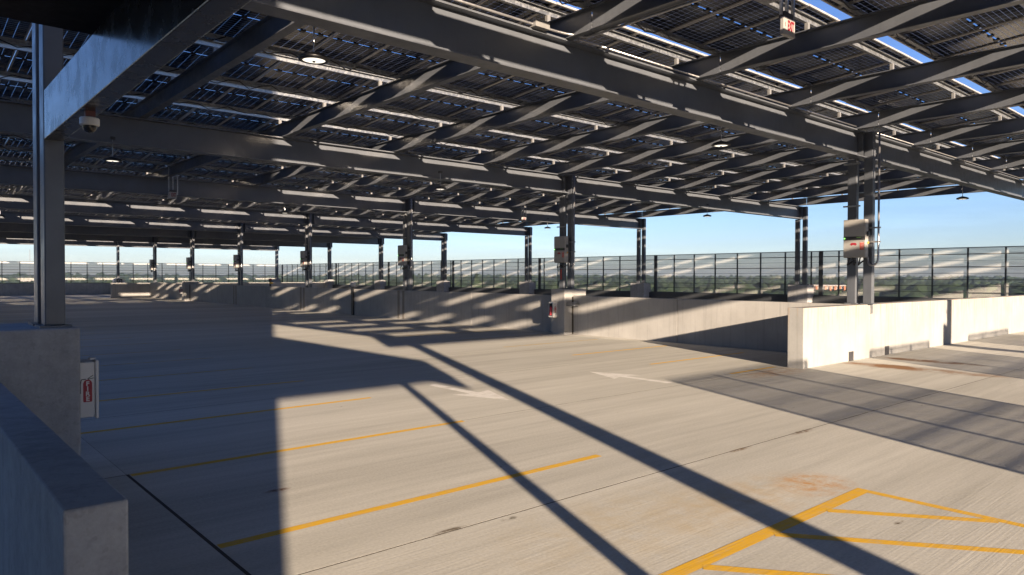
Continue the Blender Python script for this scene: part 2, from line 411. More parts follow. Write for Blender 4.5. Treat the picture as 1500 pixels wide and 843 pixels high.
# ------------------------------------------------------------------ walls
mid = thing('divider_wall', 'long low concrete wall between the two parking bays, carrying the middle columns', 'wall', (19.3, 9, 0))
yy = [8.59, 14.0, 18.90, 24.8, 30.3, 35.32, 41.5, 47.2, 52.8, 58.3, 63.7, 69.3, 75.2]
for a, b_ in zip(yy[:-1], yy[1:]):
    MB().box(19.30, 19.62, a+.007, b_-.007, -.01, 1.42).build('wall_panel', M_WALL, mid, (19.3, 9, 0), bevel=.012)
for yc in (30.5, 41.65, 52.9):
    for dy in (-.22, .22):
        MB().box(19.290, 19.31, yc+dy-.09, yc+dy+.09, .02, 1.415).build('embed_plate', plain('stained_plate', (.17, .155, .14), .8) if yc < 31 and dy < 0 else bpy.data.materials['stained_plate'], mid, (19.3, 9, 0))
near = thing('end_wall', 'bright sunlit concrete wall at right, its free end towards the drive lane', 'wall', (27, 8.36, 0))
xx = [16.12, 25.4, 32.0, 38.4]
for a, b_ in zip(xx[:-1], xx[1:]):
    MB().box(a+.005, b_-.005, 8.16, 8.56, -.01, 1.42).build('wall_panel', M_WALLR, near, (27, 8.36, 0), bevel=.015)
for x in (18.62, 20.85):
    MB().box(x-.13, x+.13, 8.148, 8.2, -.005, .24).build('drain_scupper', M_INVD, near, (27, 8.36, 0))
MB().box(19.75, 19.87, 8.140, 8.2, 1.17, 1.46).build('anchor_plate', M_GALV, near, (27, 8.36, 0))
MB().box(23.05, 23.12, 8.152, 8.2, 1.0, 1.3).build('conduit_stub', M_DARKW, near, (27, 8.36, 0))
far = MB().box(16.0, 38.4, 75.25, 75.6, -.01, 1.42).build('far_end_wall', M_WALL, bevel=.015)
tag(far, 'short grey wall end beyond the last inverter, far left of the divider', 'wall')
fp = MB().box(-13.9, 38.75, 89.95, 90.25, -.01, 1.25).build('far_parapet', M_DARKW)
tag(fp, 'shaded parapet across the far end of the deck, below its fence', 'wall')
MB().box(.42, .74, -9.0, 3.36, -.01, 1.21)
lw = thing('parapet_wall', 'foreground parapet in shade at lower left, ending in a blunt square end', 'wall', (.65, 5, 0))
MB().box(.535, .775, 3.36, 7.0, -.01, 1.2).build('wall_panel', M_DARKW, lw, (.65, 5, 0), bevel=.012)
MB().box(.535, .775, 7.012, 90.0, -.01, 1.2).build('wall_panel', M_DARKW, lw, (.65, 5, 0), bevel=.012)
sp = MB().box(1.5, 38.4, -7.0, -6.7, -.01, 1.1).build('near_parapet', M_DARKW)
tag(sp, 'parapet behind the camera below the mesh fence', 'wall')
for k in range(16):
    for z in (.38, 1.04):
        x = 17.0 + 1.35*k
        b = MB().lathe([(0, -.004), (.020, -.004), (.024, 0)], n=10)
        b.v = [(x + p[0], 8.1585 + p[2]*.4, z + p[1]) for p in b.v]
        b.build('tie_plug', M_WALL, near, (27, 8.36, 0))
# pedestals
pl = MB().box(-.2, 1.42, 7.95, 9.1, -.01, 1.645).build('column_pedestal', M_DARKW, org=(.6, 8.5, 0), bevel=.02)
tag(pl, 'big shaded concrete pedestal under the nearest left column', 'pedestal')
def mid_ped(yc, label):
    b = MB().box(18.85, 19.296, yc-.72, yc-.02, -.01, 1.665)
    o = thing('column_pedestal', label, 'pedestal', (19.2, yc, 0), 'pedestals carrying middle columns')
    b.build('pier', M_WALL, o, (19.2, yc, 0), bevel=.012)
    MB().box(19.299, 20.0, yc-.72, yc+.45, 1.423, 1.66).build('bearing_cap', M_WALL, o, (19.2, yc, 0), bevel=.01)
    MB().box(19.24, 19.292, yc-.752, yc-.722, 0, 1.38).build('joint_strip', M_JOINT, o, (19.2, yc, 0))
mid_ped(19.4, 'concrete pedestal jutting from the divider wall under the second inverter')
mid_ped(63.8, 'small far pedestal jutting from the divider wall under a distant inverter')
hp = thing('column_pedestal', 'rounded pedestal top, coloured white as if sunlit, with black disc sign at the far middle column', 'pedestal', (19.7, 89.2, 0))
MB().prism([(19.15,0),(20.25,0),(20.25,1.45),(20.1,1.7),(19.9,1.8),(19.5,1.8),(19.3,1.7),(19.15,1.45)], 'y', 88.9, 89.9).build('pier', M_SIGNW, hp, (19.7, 89.2, 0))  # sunlit look of this pier is put into its white colour
MB().box(19.42, 19.98, 88.87, 88.91, 1.22, 1.72).build('sign_plate', M_BLACK, hp, (19.7, 89.2, 0))
ring = MB(); ring.tube([(19.7+.15*math.cos(t*math.pi/8), 88.86, 1.47+.15*math.sin(t*math.pi/8)) for t in range(17)], .035, 6)
ring.build('ring_mark', M_SIGNW, hp, (19.7, 89.2, 0))
endnames = ['behind the inverter at right', 'second from the right along the fence', 'third from the right along the fence', 'fourth from the right along the fence', 'fifth from the right along the fence', 'sixth from the right along the fence', 'farthest one along the fence']
for yc, t in zip(ROWS[2:], endnames):
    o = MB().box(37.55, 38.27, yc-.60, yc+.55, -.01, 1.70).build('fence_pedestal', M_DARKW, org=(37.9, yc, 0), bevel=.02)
    tag(o, 'concrete pedestal under outer twin columns, ' + t, 'pedestal', 'pedestals under the outer columns')

# ------------------------------------------------------------------ solar canopy
can = thing('solar_canopy', 'grey steel canopy of girders and rafters carrying rows of solar panels over the deck', 'canopy')
ZB, ZT, ZR = 5.30, 5.98, 6.36
for yc in ROWS:
    for a, b_ in ((1.0 if yc < 29 else -13.0, XM-.006), (XM+.006, XE+.10)):  # negative x is an unseen left bay, added to shade the far floor
        MB().ibeam('x', yc, ZB, ZT, a, b_, .32, .028, .018).build('girder', M_STEEL, can)
    for xc, y0c in ((XL if yc > 0 else 2.0, 0), (XM, 0), (XE, 0), (-12.9, 0)):
        if xc < 0 and yc < 29: continue
        zb = 1.645 if xc == XL else (1.425 if (xc == XM and yc == 8.4) else (1.665 if (xc == XM and yc in (19.4, 63.8)) else (1.70 if (xc == XE and yc > 10) else 0.0)))
        for s, zt in ((-1, ZT-.002), (1, ZB-.002)):
            yk = yc + s*.212
            c = MB()
            c.box(xc-.085, xc+.085, yk-.115, yk+.115, zb+.02, zt)
            c.build('column', M_STEEL, can, bevel=.012)
            MB().box(xc-.13, xc+.13, yk-.16, yk+.16, zb, zb+.022).build('base_plate', M_STEEL, can)
        if yc in (8.4, 19.4, 30.5) and xc > 1.9:
            for bx in (-.06, .06):
                for bz in (ZB+.10, ZB+.24, ZB+.38, ZB+.52):
                    MB().box(xc+bx-.016, xc+bx+.016, yc-.345, yc-.3275, bz-.016, bz+.016).build('bolt', M_GALV, can, bevel=.004)
        for dx in (-.28, .28):
            MB().box(xc+dx-.008, xc+dx+.008, yc-.158, yc+.158, ZB+.03, ZT-.03).build('stiffener', M_STEEL, can)
RX = [-12.8, -9.2, -5.6, -2.2, 1.25, 4.80, 8.40, 11.97, 15.54, 19.11, 22.70, 26.28, 29.86, 33.44, 37.25]
ends = [-8.3] + [r - .66 for r in ROWS[1:]] + [91.2]
for x in RX:
    for a, b_ in zip(ends[:-1], ends[1:]):
        if x < 0 and a < 28 < b_: a = 28.0
        if x < 0 and b_ < 29: continue
        MB().ibeam('y', x, ZT+.002, ZR, a+.009, b_-.009, .17, .016, .012).build('rafter', M_STEEL, can)
# projection test for choosing which repeats show largest
MI = M.inverted()
def seen(x, y, z):
    c = MI @ Vector((x, y, z)); dpt = -c.z
    if dpt < .5: return None
    px, py = c.x/dpt*F, c.y/dpt*F
    return dpt if abs(px) < 900 and abs(py) < 520 else None
P_ROW = 2.70
KS = range(-6, 30)
YS = [8.73 + P_ROW*k for k in KS]
def cprof(y, z0, flip=1):
    f = .065*flip; t = .004
    return [(y, z0), (y+f, z0), (y+f, z0+.02), (y+f-t*flip, z0+.02), (y+f-t*flip, z0+t), (y+t*flip, z0+t), (y+t*flip, z0+.096), (y-f+t*flip, z0+.096), (y-f+t*flip, z0+.08), (y-f, z0+.08), (y-f, z0+.10), (y, z0+.10)]
for y in YS:
    xa = .8 if y < 28 else -13.0
    MB().prism(cprof(y, 6.502), 'x', xa, 38.0).build('purlin', M_GALV, can)
    MB().prism(cprof(y+1.80, ZR+.002, -1), 'x', xa, 38.0).build('purlin', M_GALV, can)
stubs = [(x, y) for x in RX for y in YS if x > 0 or y > 28]
stubs.sort(key=lambda p: (seen(p[0], p[1], 6.4) or 1e3 + p[1]))
sm = MB().box(-.035, .035, -.03, .03, 0, .14); sme = None; rest = MB()
for i, (x, y) in enumerate(stubs):
    if i < 300:
        if sme is None: o = sm.build('purlin_stub', M_STUB, can, loc=(x, y+.01, ZR+.001)); sme = o.data
        else: link('purlin_stub', sme, can, (x, y+.01, ZR+.001))
    else: rest.box(x-.035, x+.035, y-.02, y+.04, ZR+.001, ZR+.141)
tag(rest.build('far_purlin_stubs', M_STUB, can), kind='stuff')
# panels
PW, PL, TH = 1.045, 2.25, .036
NX = 35; PX0 = .95; PP = 1.062
tilt = -math.atan2(.14, 1.80)
def panel_glass():
    b = MB(); w2, l2 = PW/2-.012, PL/2-.012
    b.box(-w2, w2, -l2, l2, .024, .030)
    for px in (-.34, 0, .34): b.box(px-.045, px+.045, -.045, .045, .004, .0235, 1)
    return b
def panel_frame():
    b = MB(); w2, l2, f = PW/2, PL/2, .028
    b.box(-w2, -w2+f, -l2, l2, 0, TH); b.box(w2-f, w2, -l2, l2, 0, TH)
    b.box(-w2+f, w2-f, -l2, -l2+f, 0, TH); b.box(-w2+f, w2-f, l2-f, l2, 0, TH)
    return b
def add_uv(me, shift=None):
    n = len(me.loops); vi = np.empty(n, dtype=np.int32); me.loops.foreach_get('vertex_index', vi)
    co = np.empty(len(me.vertices)*3); me.vertices.foreach_get('co', co); co = co.reshape(-1, 3)
    if shift is not None: co = shift
    me.uv_layers.new(name='UVMap').data.foreach_set('uv', co[vi][:, :2].ravel())
mods = []
for y in YS:
    for i in range(-13 if y > 28 else 0, NX):  # negative columns are the added unseen bay that shades the far floor
        mods.append((PX0 + PP*(i+.5), y+.90))
mods.sort(key=lambda p: (seen(p[0], p[1], 6.6) or 1e3 + p[1]))
pg, pf = panel_glass(), panel_frame()
ZP = 6.540
rotm = Matrix.Rotation(tilt, 3, 'X')
g_me = f_me = None
GV, GF, GM, GU = [], [], [], []; FV, FF = [], []
gv = [Vector(v) for v in pg.v]; fv = [Vector(v) for v in pf.v]
for i, (x, y) in enumerate(mods):
    dz = random.uniform(-.006, .006)
    if i < 300:
        if g_me is None:
            o = pg.build('solar_panel', [M_CELL, M_BLACK], can, loc=(x, y, ZP)); g_me = o.data; add_uv(g_me)
            fo = pf.build('panel_frame', M_ALU, o); f_me = fo.data
        else:
            o = link('solar_panel', g_me, can, (x, y, ZP+dz)); link('panel_frame', f_me, o)
        o.rotation_euler = (tilt + random.uniform(-.003, .003), random.uniform(-.003, .003), 0)
    else:
        b = len(GV); T = Vector((x, y, ZP+dz))
        GV += [tuple(rotm @ v + T) for v in gv]; GF += [tuple(k+b for k in f) for f in pg.f]; GM += pg.m; GU += [tuple(v) for v in gv]
        b = len(FV); FV += [tuple(rotm @ v + T) for v in fv]; FF += [tuple(k+b for k in f) for f in pf.f]
b = MB(); b.v, b.f, b.m = GV, GF, GM; o = b.build('far_solar_panels', [M_CELL, M_BLACK], can); add_uv(o.data, np.array(GU)); tag(o, kind='stuff')
b = MB(); b.v, b.f, b.m = FV, FF, [0]*len(FF); tag(b.build('far_panel_frames', M_ALU, can), kind='stuff')
for k in (18, 19, 20, 22, 23):  # plates added across some row gaps to stop sun streaks at the far end
    yg = 10.98 + 2.7*k
    MB().box(-12.8, 38.0, yg+.10, yg+.112, 6.36, 6.66).build('streak_blocker', M_ALU, can)
# conduit runs and wiring under the near panels
MB().tube([(1.4, 8.20, 6.03), (8.0, 8.20, 6.03), (8.25, 8.18, 6.03), (8.42, 8.08, 6.01), (8.47, 7.9, 5.95), (8.47, 5.0, 5.95), (8.47, 1.0, 5.95)], .022, 8).build('conduit', M_COND, can, smooth=True)
MB().box(7.55, 7.85, 8.12, 8.26, 5.985, 6.10).build('conduit_box', M_STUB, can)
MB().tube([(8.6, 8.21, 6.02), (18.9, 8.21, 6.02)], .018, 8).build('conduit', M_COND, can, smooth=True)
MB().tube([(20.2, 8.21, 6.02), (37.5, 8.21, 6.02)], .018, 8).build('conduit', M_COND, can, smooth=True)
for k, yk in enumerate(YS[2:16]):
    yc = yk + 1.72
    for (x0, x1) in zip(RX[:-1], RX[1:]):
        pts = []; n = 14
        for t in range(n+1):
            x = x0+.15 + (x1-x0-.3)*t/n
            pts.append((x, yc + random.uniform(-.03, .03), 6.42 - abs(math.sin(t*math.pi/ (3.5)))*random.uniform(.05, .16)))
        MB().tube(pts, .011, 5).build('cable', M_BLACK, can)

# ------------------------------------------------------------------ stair shelter behind and above the camera
st = thing('stair_shelter', 'dark flat roofed stair shelter at upper left with its blue lit edge beam', 'shelter', (-3, 0, 0))
sorg = (-3, 0, 0)
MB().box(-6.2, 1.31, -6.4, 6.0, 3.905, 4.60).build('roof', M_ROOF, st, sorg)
MB().box(1.155, 1.31, -2.98, 8.08, 3.435, 3.90).build('edge_beam', M_BEAM, st, sorg, bevel=.008)
MB().box(1.155, 1.31, -6.3, -3.01, 3.66, 3.90).build('fascia', M_BEAM, st, sorg)
MB().box(-6.1, 1.153, -3.0, -2.82, 3.435, 3.90).build('edge_beam', M_BEAM, st, sorg)
MB().box(1.43, 1.56, -2.98, -2.83, 0.0, 3.88).build('post', M_STEEL, st, sorg)
MB().box(-13.8, -2.55, -6.4, -3.05, 0.0, 3.9).build('lower_wall', M_WALL, st, sorg)
MB().box(-26.0, -14.02, -6.4, -3.05, -29.0, 4.605).build('lower_wall', M_WALL, st, sorg)
MB().box(-26.0, -2.55, -6.4, -3.05, 4.61, 14.0).build('tower_wall', M_WALL, st, sorg)

# ------------------------------------------------------------------ fences
def fence(name, label, axis, c, a, b_, pitch, z_post, z0, z1, gaps=(), beam=None, thick=()):
    """mesh fence along x or y at fixed coordinate c"""
    o = thing(name, label, 'fence', ((a+b_)/2, c, 0) if axis == 'x' else (c, (a+b_)/2, 0)); org = tuple(o.location)
    def bx(p0, p1, q0, q1, za, zb): return MB().box(p0, p1, q0, q1, za, zb) if axis == 'x' else MB().box(q0, q1, p0, p1, za, zb)
    n = int(round((b_-a)/pitch)); pos = [a + (b_-a)*i/n for i in range(n+1)]
    if gaps: pos = sorted(set(sum([list(np.linspace(g0, g1, 4)) for g0, g1 in gaps], [])))
    for p in pos:
        t = .032
        bx(p-t, p+t, c-.03, c+.03, z_post, z1).build('post', M_STEELD, o, org)
    for p in thick: bx(p-.10, p+.10, c-.05, c+.05, z_post, z1+.01).build('heavy_post', M_STEELD, o, org)
    segs = gaps if gaps else [(pos[0], pos[-1])]
    nz = 8
    for (s0, s1) in segs:
        for i in range(nz+1):
            z = z0 + (z1-z0)*i/nz
            hh = .022 if i in (0, nz) else .011
            bx(s0, s1, c-.040, c-.031, z-hh, z+hh).build('rail', M_STEELD, o, org)
    for p0, p1 in zip(pos[:-1], pos[1:]):
        if gaps and not any(g0-.01 <= p0 and p1 <= g1+.01 for g0, g1 in gaps): continue
        q = MB()
        if axis == 'x': q.v = [(p0+.03, c+.035, z0), (p1-.03, c+.035, z0), (p1-.03, c+.035, z1), (p0+.03, c+.035, z1)]
        else: q.v = [(c+.035, p0+.03, z0), (c+.035, p1-.03, z0), (c+.035, p1-.03, z1), (c+.035, p0+.03, z1)]
        q.f = [(0, 1, 2, 3)]; q.m = [0]; e = q.build('mesh_panel', M_MESH, o, org)
        uv = e.data.uv_layers.new(name='UVMap')
        uv.data.foreach_set('uv', [0, z0, p1-p0, z0, p1-p0, z1, 0, z1])
    if beam:
        for (p0, p1) in beam: bx(p0, p1, c-.26, c-.10, .64, 1.11).build('guard_beam', M_STEELD, o, org)
    return o
beams = [(r0+.58, r1-.63) for r0, r1 in zip([-6.4, 8.4] + ROWS[2:-1], [8.4] + ROWS[2:])]
beams = [(-6.0, 18.75)] + [(r0+.58, r1-.63) for r0, r1 in zip(ROWS[2:-1], ROWS[3:])]
fence('perimeter_fence', 'long dark mesh fence with guard beam along the right outer edge', 'y', 38.33, -6.75, 90.15, 1.512, .15, 1.13, 3.53, beam=beams, thick=[r-.95 for r in ROWS[2:]])
fence('perimeter_fence', 'dark mesh fence standing on the far parapet', 'x', 90.15, -13.85, 38.25, 1.535, 1.25, 1.27, 3.53)
fence('perimeter_fence', 'mesh fence of separate panels behind the camera', 'x', -6.85, 5.6, 26.0, 1.48, 1.1, 1.13, 3.38, gaps=[(5.6, 10.03), (13.53, 17.7), (21.3, 25.7)])

# ------------------------------------------------------------------ inverters
inv0 = thing('inverter', 'large pale inverter cabinet in sunlight on the nearest middle columns at right', 'inverter', (XM, 8.4, 0), 'inverters on the middle columns')
def ib(name, m, x0, x1, y0, y1, z0, z1, bev=0, parent=inv0): return MB().box(x0, x1, y0, y1, z0, z1).build(name, m, parent, bevel=bev)
body = ib('cabinet', M_INV, -.40, -.22, -.29, .29, 2.66, 3.66, .02)
ib('upper_door', M_INV, -.412, -.398, -.278, .278, 3.225, 3.645, .005, body)
ib('lower_door', M_INV, -.412, -.398, -.278, .278, 2.675, 3.105, .005, body)
ib('heat_sink', M_INVD, -.218, -.14, -.275, .275, 2.72, 3.6)
for k in range(12): ib('cooling_fin', M_INVD, -.215, -.10, -.26+k*.045, -.25+k*.045, 2.75, 3.57)
d = ib('display', M_BLACK, -.412, -.399, -.20, .14, 3.13, 3.20, 0)
ib('display_bezel', M_INVD, -.408, -.399, -.28, .28, 3.12, 3.212)
ib('screen', plain('lcd_screen', (.10, .22, .05), .3), -.4150, -.411, -.18, -.06, 3.175, 3.195, 0)
ib('status_light', M_GREEN, -.4150, -.406, .235, .265, 3.15, 3.18)
e = MB().prism([(.10, 2.99), (.085, 3.03), (.06, 3.045), (-.03, 3.045), (-.055, 3.03), (-.07, 2.99), (-.045, 2.99), (-.045, 2.975), (-.02, 2.975), (-.02, 2.99), (.05, 2.99), (.05, 2.975), (.075, 2.975), (.075, 2.99)], 'x', -.4150, -.411).build('red_emblem', M_RED, inv0)
ib('warning_label', M_ORANGE, -.4150, -.411, -.25, -.15, 2.86, 3.06)
for k, (za, zb) in enumerate(((3.035, 3.047), (3.0, 3.006), (2.975, 2.981), (2.95, 2.956), (2.92, 2.926), (2.89, 2.896))): ib('label_line', M_SIGNW, -.4165, -.4148, -.24, -.17 if k else -.16, za, zb)
ib('latch', M_BRASS, -.30, -.27, -.325, -.292, 3.02, 3.07)
ib('side_switch', M_BLACK, -.34, -.24, -.34, -.292, 3.22, 3.34, .008)
for z in (4.02, 5.15): ib('strut_bracket', M_GALV, -.14, -.09, -.02, .42, z, z+.04)
for z in (3.42, 3.05): ib('strut_bracket', M_GALV, -.14, -.095, -.55, .32, z, z+.04)
pts = [(-.12, -.50, 5.93), (-.12, -.50, 2.62)] + [(-.12 - .12*math.sin(t*math.pi/12)*.5, -.50 + .26*(1-math.cos(t*math.pi/12))/2*1.0, 2.62 - .17*math.sin(t*math.pi/12)) for t in range(1, 13)] + [(-.16, -.24, 2.68)]
MB().tube(pts, .026, 10).build('conduit', M_COND, inv0, smooth=True)
for yk, s in ((.15, 1), (.09, -1), (-.12, 1)):
    pts = [(-.30, yk + s*.05*math.sin(t*math.pi/8)*(1 if yk < .1 else 1.5), 2.68 - .22*math.sin(t*math.pi/8)) if t < 5 else (-.30+.20*(t-4)/4, yk + s*.05*math.sin(t*math.pi/8), 2.68 - .22*math.sin(math.pi/2) + .03*(t-4)) for t in range(9)]
    MB().tube(pts, .018, 6).build('cable', M_BLACK, inv0, smooth=True)
inv_lab = {19.4: 'grey inverter cabinet above the pedestal with the extinguisher box', 30.5: 'third inverter from the right, half in stripes of sun', 41.65: 'fourth inverter from the right, on the shaded columns',
           52.9: 'fifth inverter from the right, small and far', 63.8: 'sixth inverter from the right, above the small far pedestal', 75.0: 'farthest tiny inverter near the end of the divider wall', -6.2: 'inverter on the columns behind the camera'}
for yc, lb in inv_lab.items(): copy_tree(inv0, (XM, yc, 0), lb)
o = MB().box(XM-.095, XM-.086, 19.62-.03, 19.62+.03, 2.02, 2.42).build('warning_strip', M_ORANGE, org=(XM-.09, 19.62, 2.2)); tag(o, 'red vertical warning strip stuck on the column under the second inverter', 'label')

# ------------------------------------------------------------------ lamps
def lamp0():
    o = thing('pendant_lamp', '', 'lamp', (0, 0, 0), 'round pendant lamps under the canopy')
    MB().lathe([(.0, .085), (.03, .085), (.05, .075), (.10, .062), (.17, .035), (.195, .012), (.20, 0.0), (.195, -.014), (.150, -.026), (.146, -.008)], n=32).build('housing', M_BLACK, o, smooth=True)
    MB().lathe([(.147, -.010), (.12, -.018), (.02, -.022), (.018, -.028), (0, -.028)], n=32).build('lens', M_LENS, o, smooth=True)
    MB().lathe([(.02, -.026), (.018, -.04), (0, -.042)], n=12).build('sensor', M_BLACK, o, smooth=True)
    MB().tube([(0, 0, .08), (0, 0, .55)], .011, 8).build('rod', M_COND, o)
    MB().box(-.05, .05, -.05, .05, .50, .56).build('mount', M_BLACK, o)
    return o
l0 = lamp0(); l0.location = (4.22, 8.75, 4.95); l0['label'] = 'biggest round pendant lamp with glowing lens, below the front girder at upper left'
for (x, y, z, lb) in [(13.5, 8.7, 4.96, 'round pendant lamp below the front girder, halfway to the right columns'), (29.05, 8.85, 4.95, 'round pendant lamp against the sky beyond the right columns'),
                      (4.17, 19.4, 4.91, 'round pendant lamp hanging right beside the left column'), (29.0, 19.4, 4.97, 'round pendant lamp against the sky left of the outer columns'),
                      (29.35, 30.5, 4.97, 'small pendant lamp against the sky just left of the second inverter'), (13.5, 19.0, 4.95, 'pendant lamp below the second girder from the front'),
                      (13.5, 30.9, 4.95, 'small pendant lamp below the third girder'), (4.2, 41.9, 4.95, 'tiny far pendant lamp at the left edge')]:
    copy_tree(l0, (x, y, z), lb)

# ------------------------------------------------------------------ exit signs
def exit_sign(x, y, z, rod, label, s=1.0):
    o = thing('exit_sign', label, 'sign', (x, y, z), 'hanging exit signs')
    MB().box(-.155, .155, -.055, .005, -.125, .12).build('housing', M_EXIT, o, bevel=.010)
    MB().box(-.12, .12, -.04, .04, .113, .20).build('mount_box', M_INVD, o)
    for rx in (-.13, .02, .19): MB().box(rx-.017, rx+.017, -.02, .02, .15 if rx < .1 else .02, rod).build('rod', M_GALV, o)
    t = link('lettering', text_mesh('EXIT', .165, ((1,0,0), (0,0,1))), o, (.032, -.0575, .005)); t.data.materials.append(M_SIGNRED); t.scale = (.50, 1.15, 1.15)
    c = MB(); c.v = [(-.128, -.0572, .015), (-.112, -.0572, .045), (-.104, -.0572, .045), (-.118, -.0572, .015), (-.104, -.0572, -.015), (-.112, -.0572, -.015)]
    c.f = [(0, 3, 2, 1), (0, 5, 4, 3)]; c.m = [0, 0]; c.build('chevron', M_SIGNRED, o); return o
exs = exit_sign(10.37, 5.57, 5.93, .50, 'white exit sign with red letters hanging near the top right')
exs.scale = (1.1, 1.1, 1.1)
MB().box(-.17, .23, -.03, .46, .50, .535).build('strut', M_GALV, exs)
exit_sign(8.50, 29.9, 5.27, 1.12, 'small hanging exit sign at left, below the shaded girders')
exit_sign(26.9, 29.9, 5.30, 1.08, 'small hanging exit sign near the middle, against the canopy')

# ------------------------------------------------------------------ fire extinguisher cabinets
def bottle(parent, org_, r, u, m=M_RED, s=1.0):
    """flat print of an extinguisher with FIRE; org_ is the centre, r and u the axes"""
    r, u, c = Vector(r), Vector(u), Vector(org_); n = r.cross(u)
    P = [(-.032,-.11), (.032,-.11), (.036,-.10), (.036,.06), (.028,.08), (.012,.092), (-.012,.092), (-.028,.08), (-.036,.06), (-.036,-.10)]
    b = MB(); b.v = [tuple(c + (r*x + u*y)*s + n*.0012) for x, y in P]; b.f = [tuple(range(len(P)))]; b.m = [0]; b.build('bottle_print', m, parent)
    hz = MB(); hz.v = []
    for (x0, y0, x1, y1, w_) in ((-.012, .098, -.05, .095, .008), (-.05, .095, -.058, .05, .008), (-.058, .05, -.058, -.03, .009), (.0, .10, .045, .13, .006), (.0, .095, .05, .105, .006)):
        d = Vector((x1-x0, y1-y0)).normalized(); q = Vector((-d.y, d.x))*w_/2; k = len(hz.v)
        for (x, y) in ((x0-q.x, y0-q.y), (x1-q.x, y1-q.y), (x1+q.x, y1+q.y), (x0+q.x, y0+q.y)): hz.v.append(tuple(c + (r*x + u*y)*s + n*.0010))
        hz.f.append((k, k+1, k+2, k+3)); hz.m.append(0)
    hz.build('hose_print', M_BLACK, parent)
    for i, ch in enumerate('FIRE'):
        t = link('lettering', text_mesh(ch, .055*s, (tuple(r), tuple(u))), parent, tuple(c + u*(.055-.046*i)*s + n*.0022)); t.data.materials.append(M_SIGNW)
fc = thing('extinguisher_cabinet', 'white FIRE cabinet on the side of the shaded left pedestal', 'fire cabinet', (1.42, 8.0, .75))
MB().box(.003, .132, 0, .32, .01, .55).build('body', M_SIGNW, fc, bevel=.008)
MB().box(.134, .163, -.012, .332, -.005, .565).build('door', M_SIGNW, fc, bevel=.008)
bottle(fc, (.068, -.0005, .28), (1,0,0), (0,0,1), s=1.08)
MB().box(.10, .15, .05, .12, .566, .585).build('latch', M_SIGNW, fc)
def side_cab(yc, label):
    fb = thing('extinguisher_cabinet', label, 'fire cabinet', (18.85, yc, .62))
    MB().box(-.20, -.003, 0, .26, .0, .57).build('body', M_SIGNW, fb, bevel=.006)
    w_ = MB().box(-.212, -.202, .05, .21, .06, .52).build('window', M_GLASS, fb)
    MB().lathe([(0, 0), (.05, 0), (.052, .27), (.03, .31), (.015, .33), (0, .36)], c=(-.216, .13, .08), n=12).build('extinguisher', M_RED, fb)
    bottle(fb, (-.10, -.0005, .29), (1,0,0), (0,0,1), s=1.15)
side_cab(19.05, 'white extinguisher cabinet on the pedestal below the second inverter')
side_cab(63.45, 'tiny white extinguisher cabinet on the small far pedestal')

# ------------------------------------------------------------------ small fittings
dc = thing('dome_camera', 'white dome security camera under the blue lit beam beside the left column', 'camera', (1.23, 6.47, 3.435))
MB().box(-.035, .035, -.035, .035, -.05, -.001).build('stem', plain('stem_maroon', (.10, .03, .03), .6), dc)
MB().lathe([(0, -.05), (.064, -.05), (.070, -.058), (.070, -.105), (.064, -.112), (.0, -.112)], n=28).build('housing', M_SIGNW, dc, smooth=False)
MB().lathe([(.052, -.111), (.050, -.128), (.042, -.150), (.024, -.163), (0, -.167)], n=28).build('dome', M_CHROME, dc, smooth=True)
mk = thing('marker_post', 'black strip post with pale cap against the divider wall', 'post', (19.27, 35.3, 0))
MB().box(-.05, .02, -.10, .10, 0, 1.55).build('strip', M_BLACK, mk)
MB().lathe([(0, 1.84), (.1, 1.82), (.16, 1.74), (.17, 1.66), (.10, 1.56), (0, 1.55)], n=16).build('cap', M_SIGNW, mk, smooth=True)
hv = thing('hose_valve', 'small red and yellow valve standing on the divider wall far left', 'valve', (19.46, 46.9, 1.42))
MB().lathe([(0, .42), (.10, .42), (.12, .34), (.06, .30), (.06, .0)], n=12).build('stem', M_BLACK, hv)
MB().lathe([(0, .52), (.11, .50), (.13, .43), (0, .42)], n=12).build('wheel', M_RED, hv)
MB().box(-.10, .10, -.22, -.04, .16, .28).build('outlet', M_BRASS, hv, bevel=.02)
cc = thing('cable_coil', 'small coil of cable hooked on the pedestal beside the extinguisher cabinet', 'cable', (19.26, 18.6, 1.12))
for r, dz in ((.22, 0), (.2, .05), (.24, -.05)):
    MB().tube([(-.12 + r*math.cos(t*math.pi/10)*.9, -.05 + r*math.sin(t*math.pi/10), dz) for t in range(21)], .018, 6).build('loop', M_GALV, cc, smooth=True)

# ------------------------------------------------------------------ far land
def land_z(x, y):
    r = np.hypot(x, y)
    z = -28 + 5*np.sin(x*.0011+1.0)*np.cos(y*.0009) + 3*np.sin(x*.0031+y*.0023)
    z = z + np.clip((r-1800)/4200, 0, 1)*(24 + 7*np.sin(x*.0019+.5)*np.sin(y*.0016) + 4*np.sin((x-y)*.0044))
    return z
n = 120; g1 = np.sign(np.linspace(-1, 1, n))*np.abs(np.linspace(-1, 1, n))**1.8*8000
gx, gy = np.meshgrid(g1, g1); gz = land_z(gx, gy)
b = MB(); b.v = list(zip(gx.ravel().tolist(), gy.ravel().tolist(), gz.ravel().tolist()))
b.f = [(i*n+j, i*n+j+1, (i+1)*n+j+1, (i+1)*n+j) for i in range(n-1) for j in range(n-1)]; b.m = [0]*len(b.f)
tag(b.build('terrain', M_LAND, smooth=True), kind='structure')
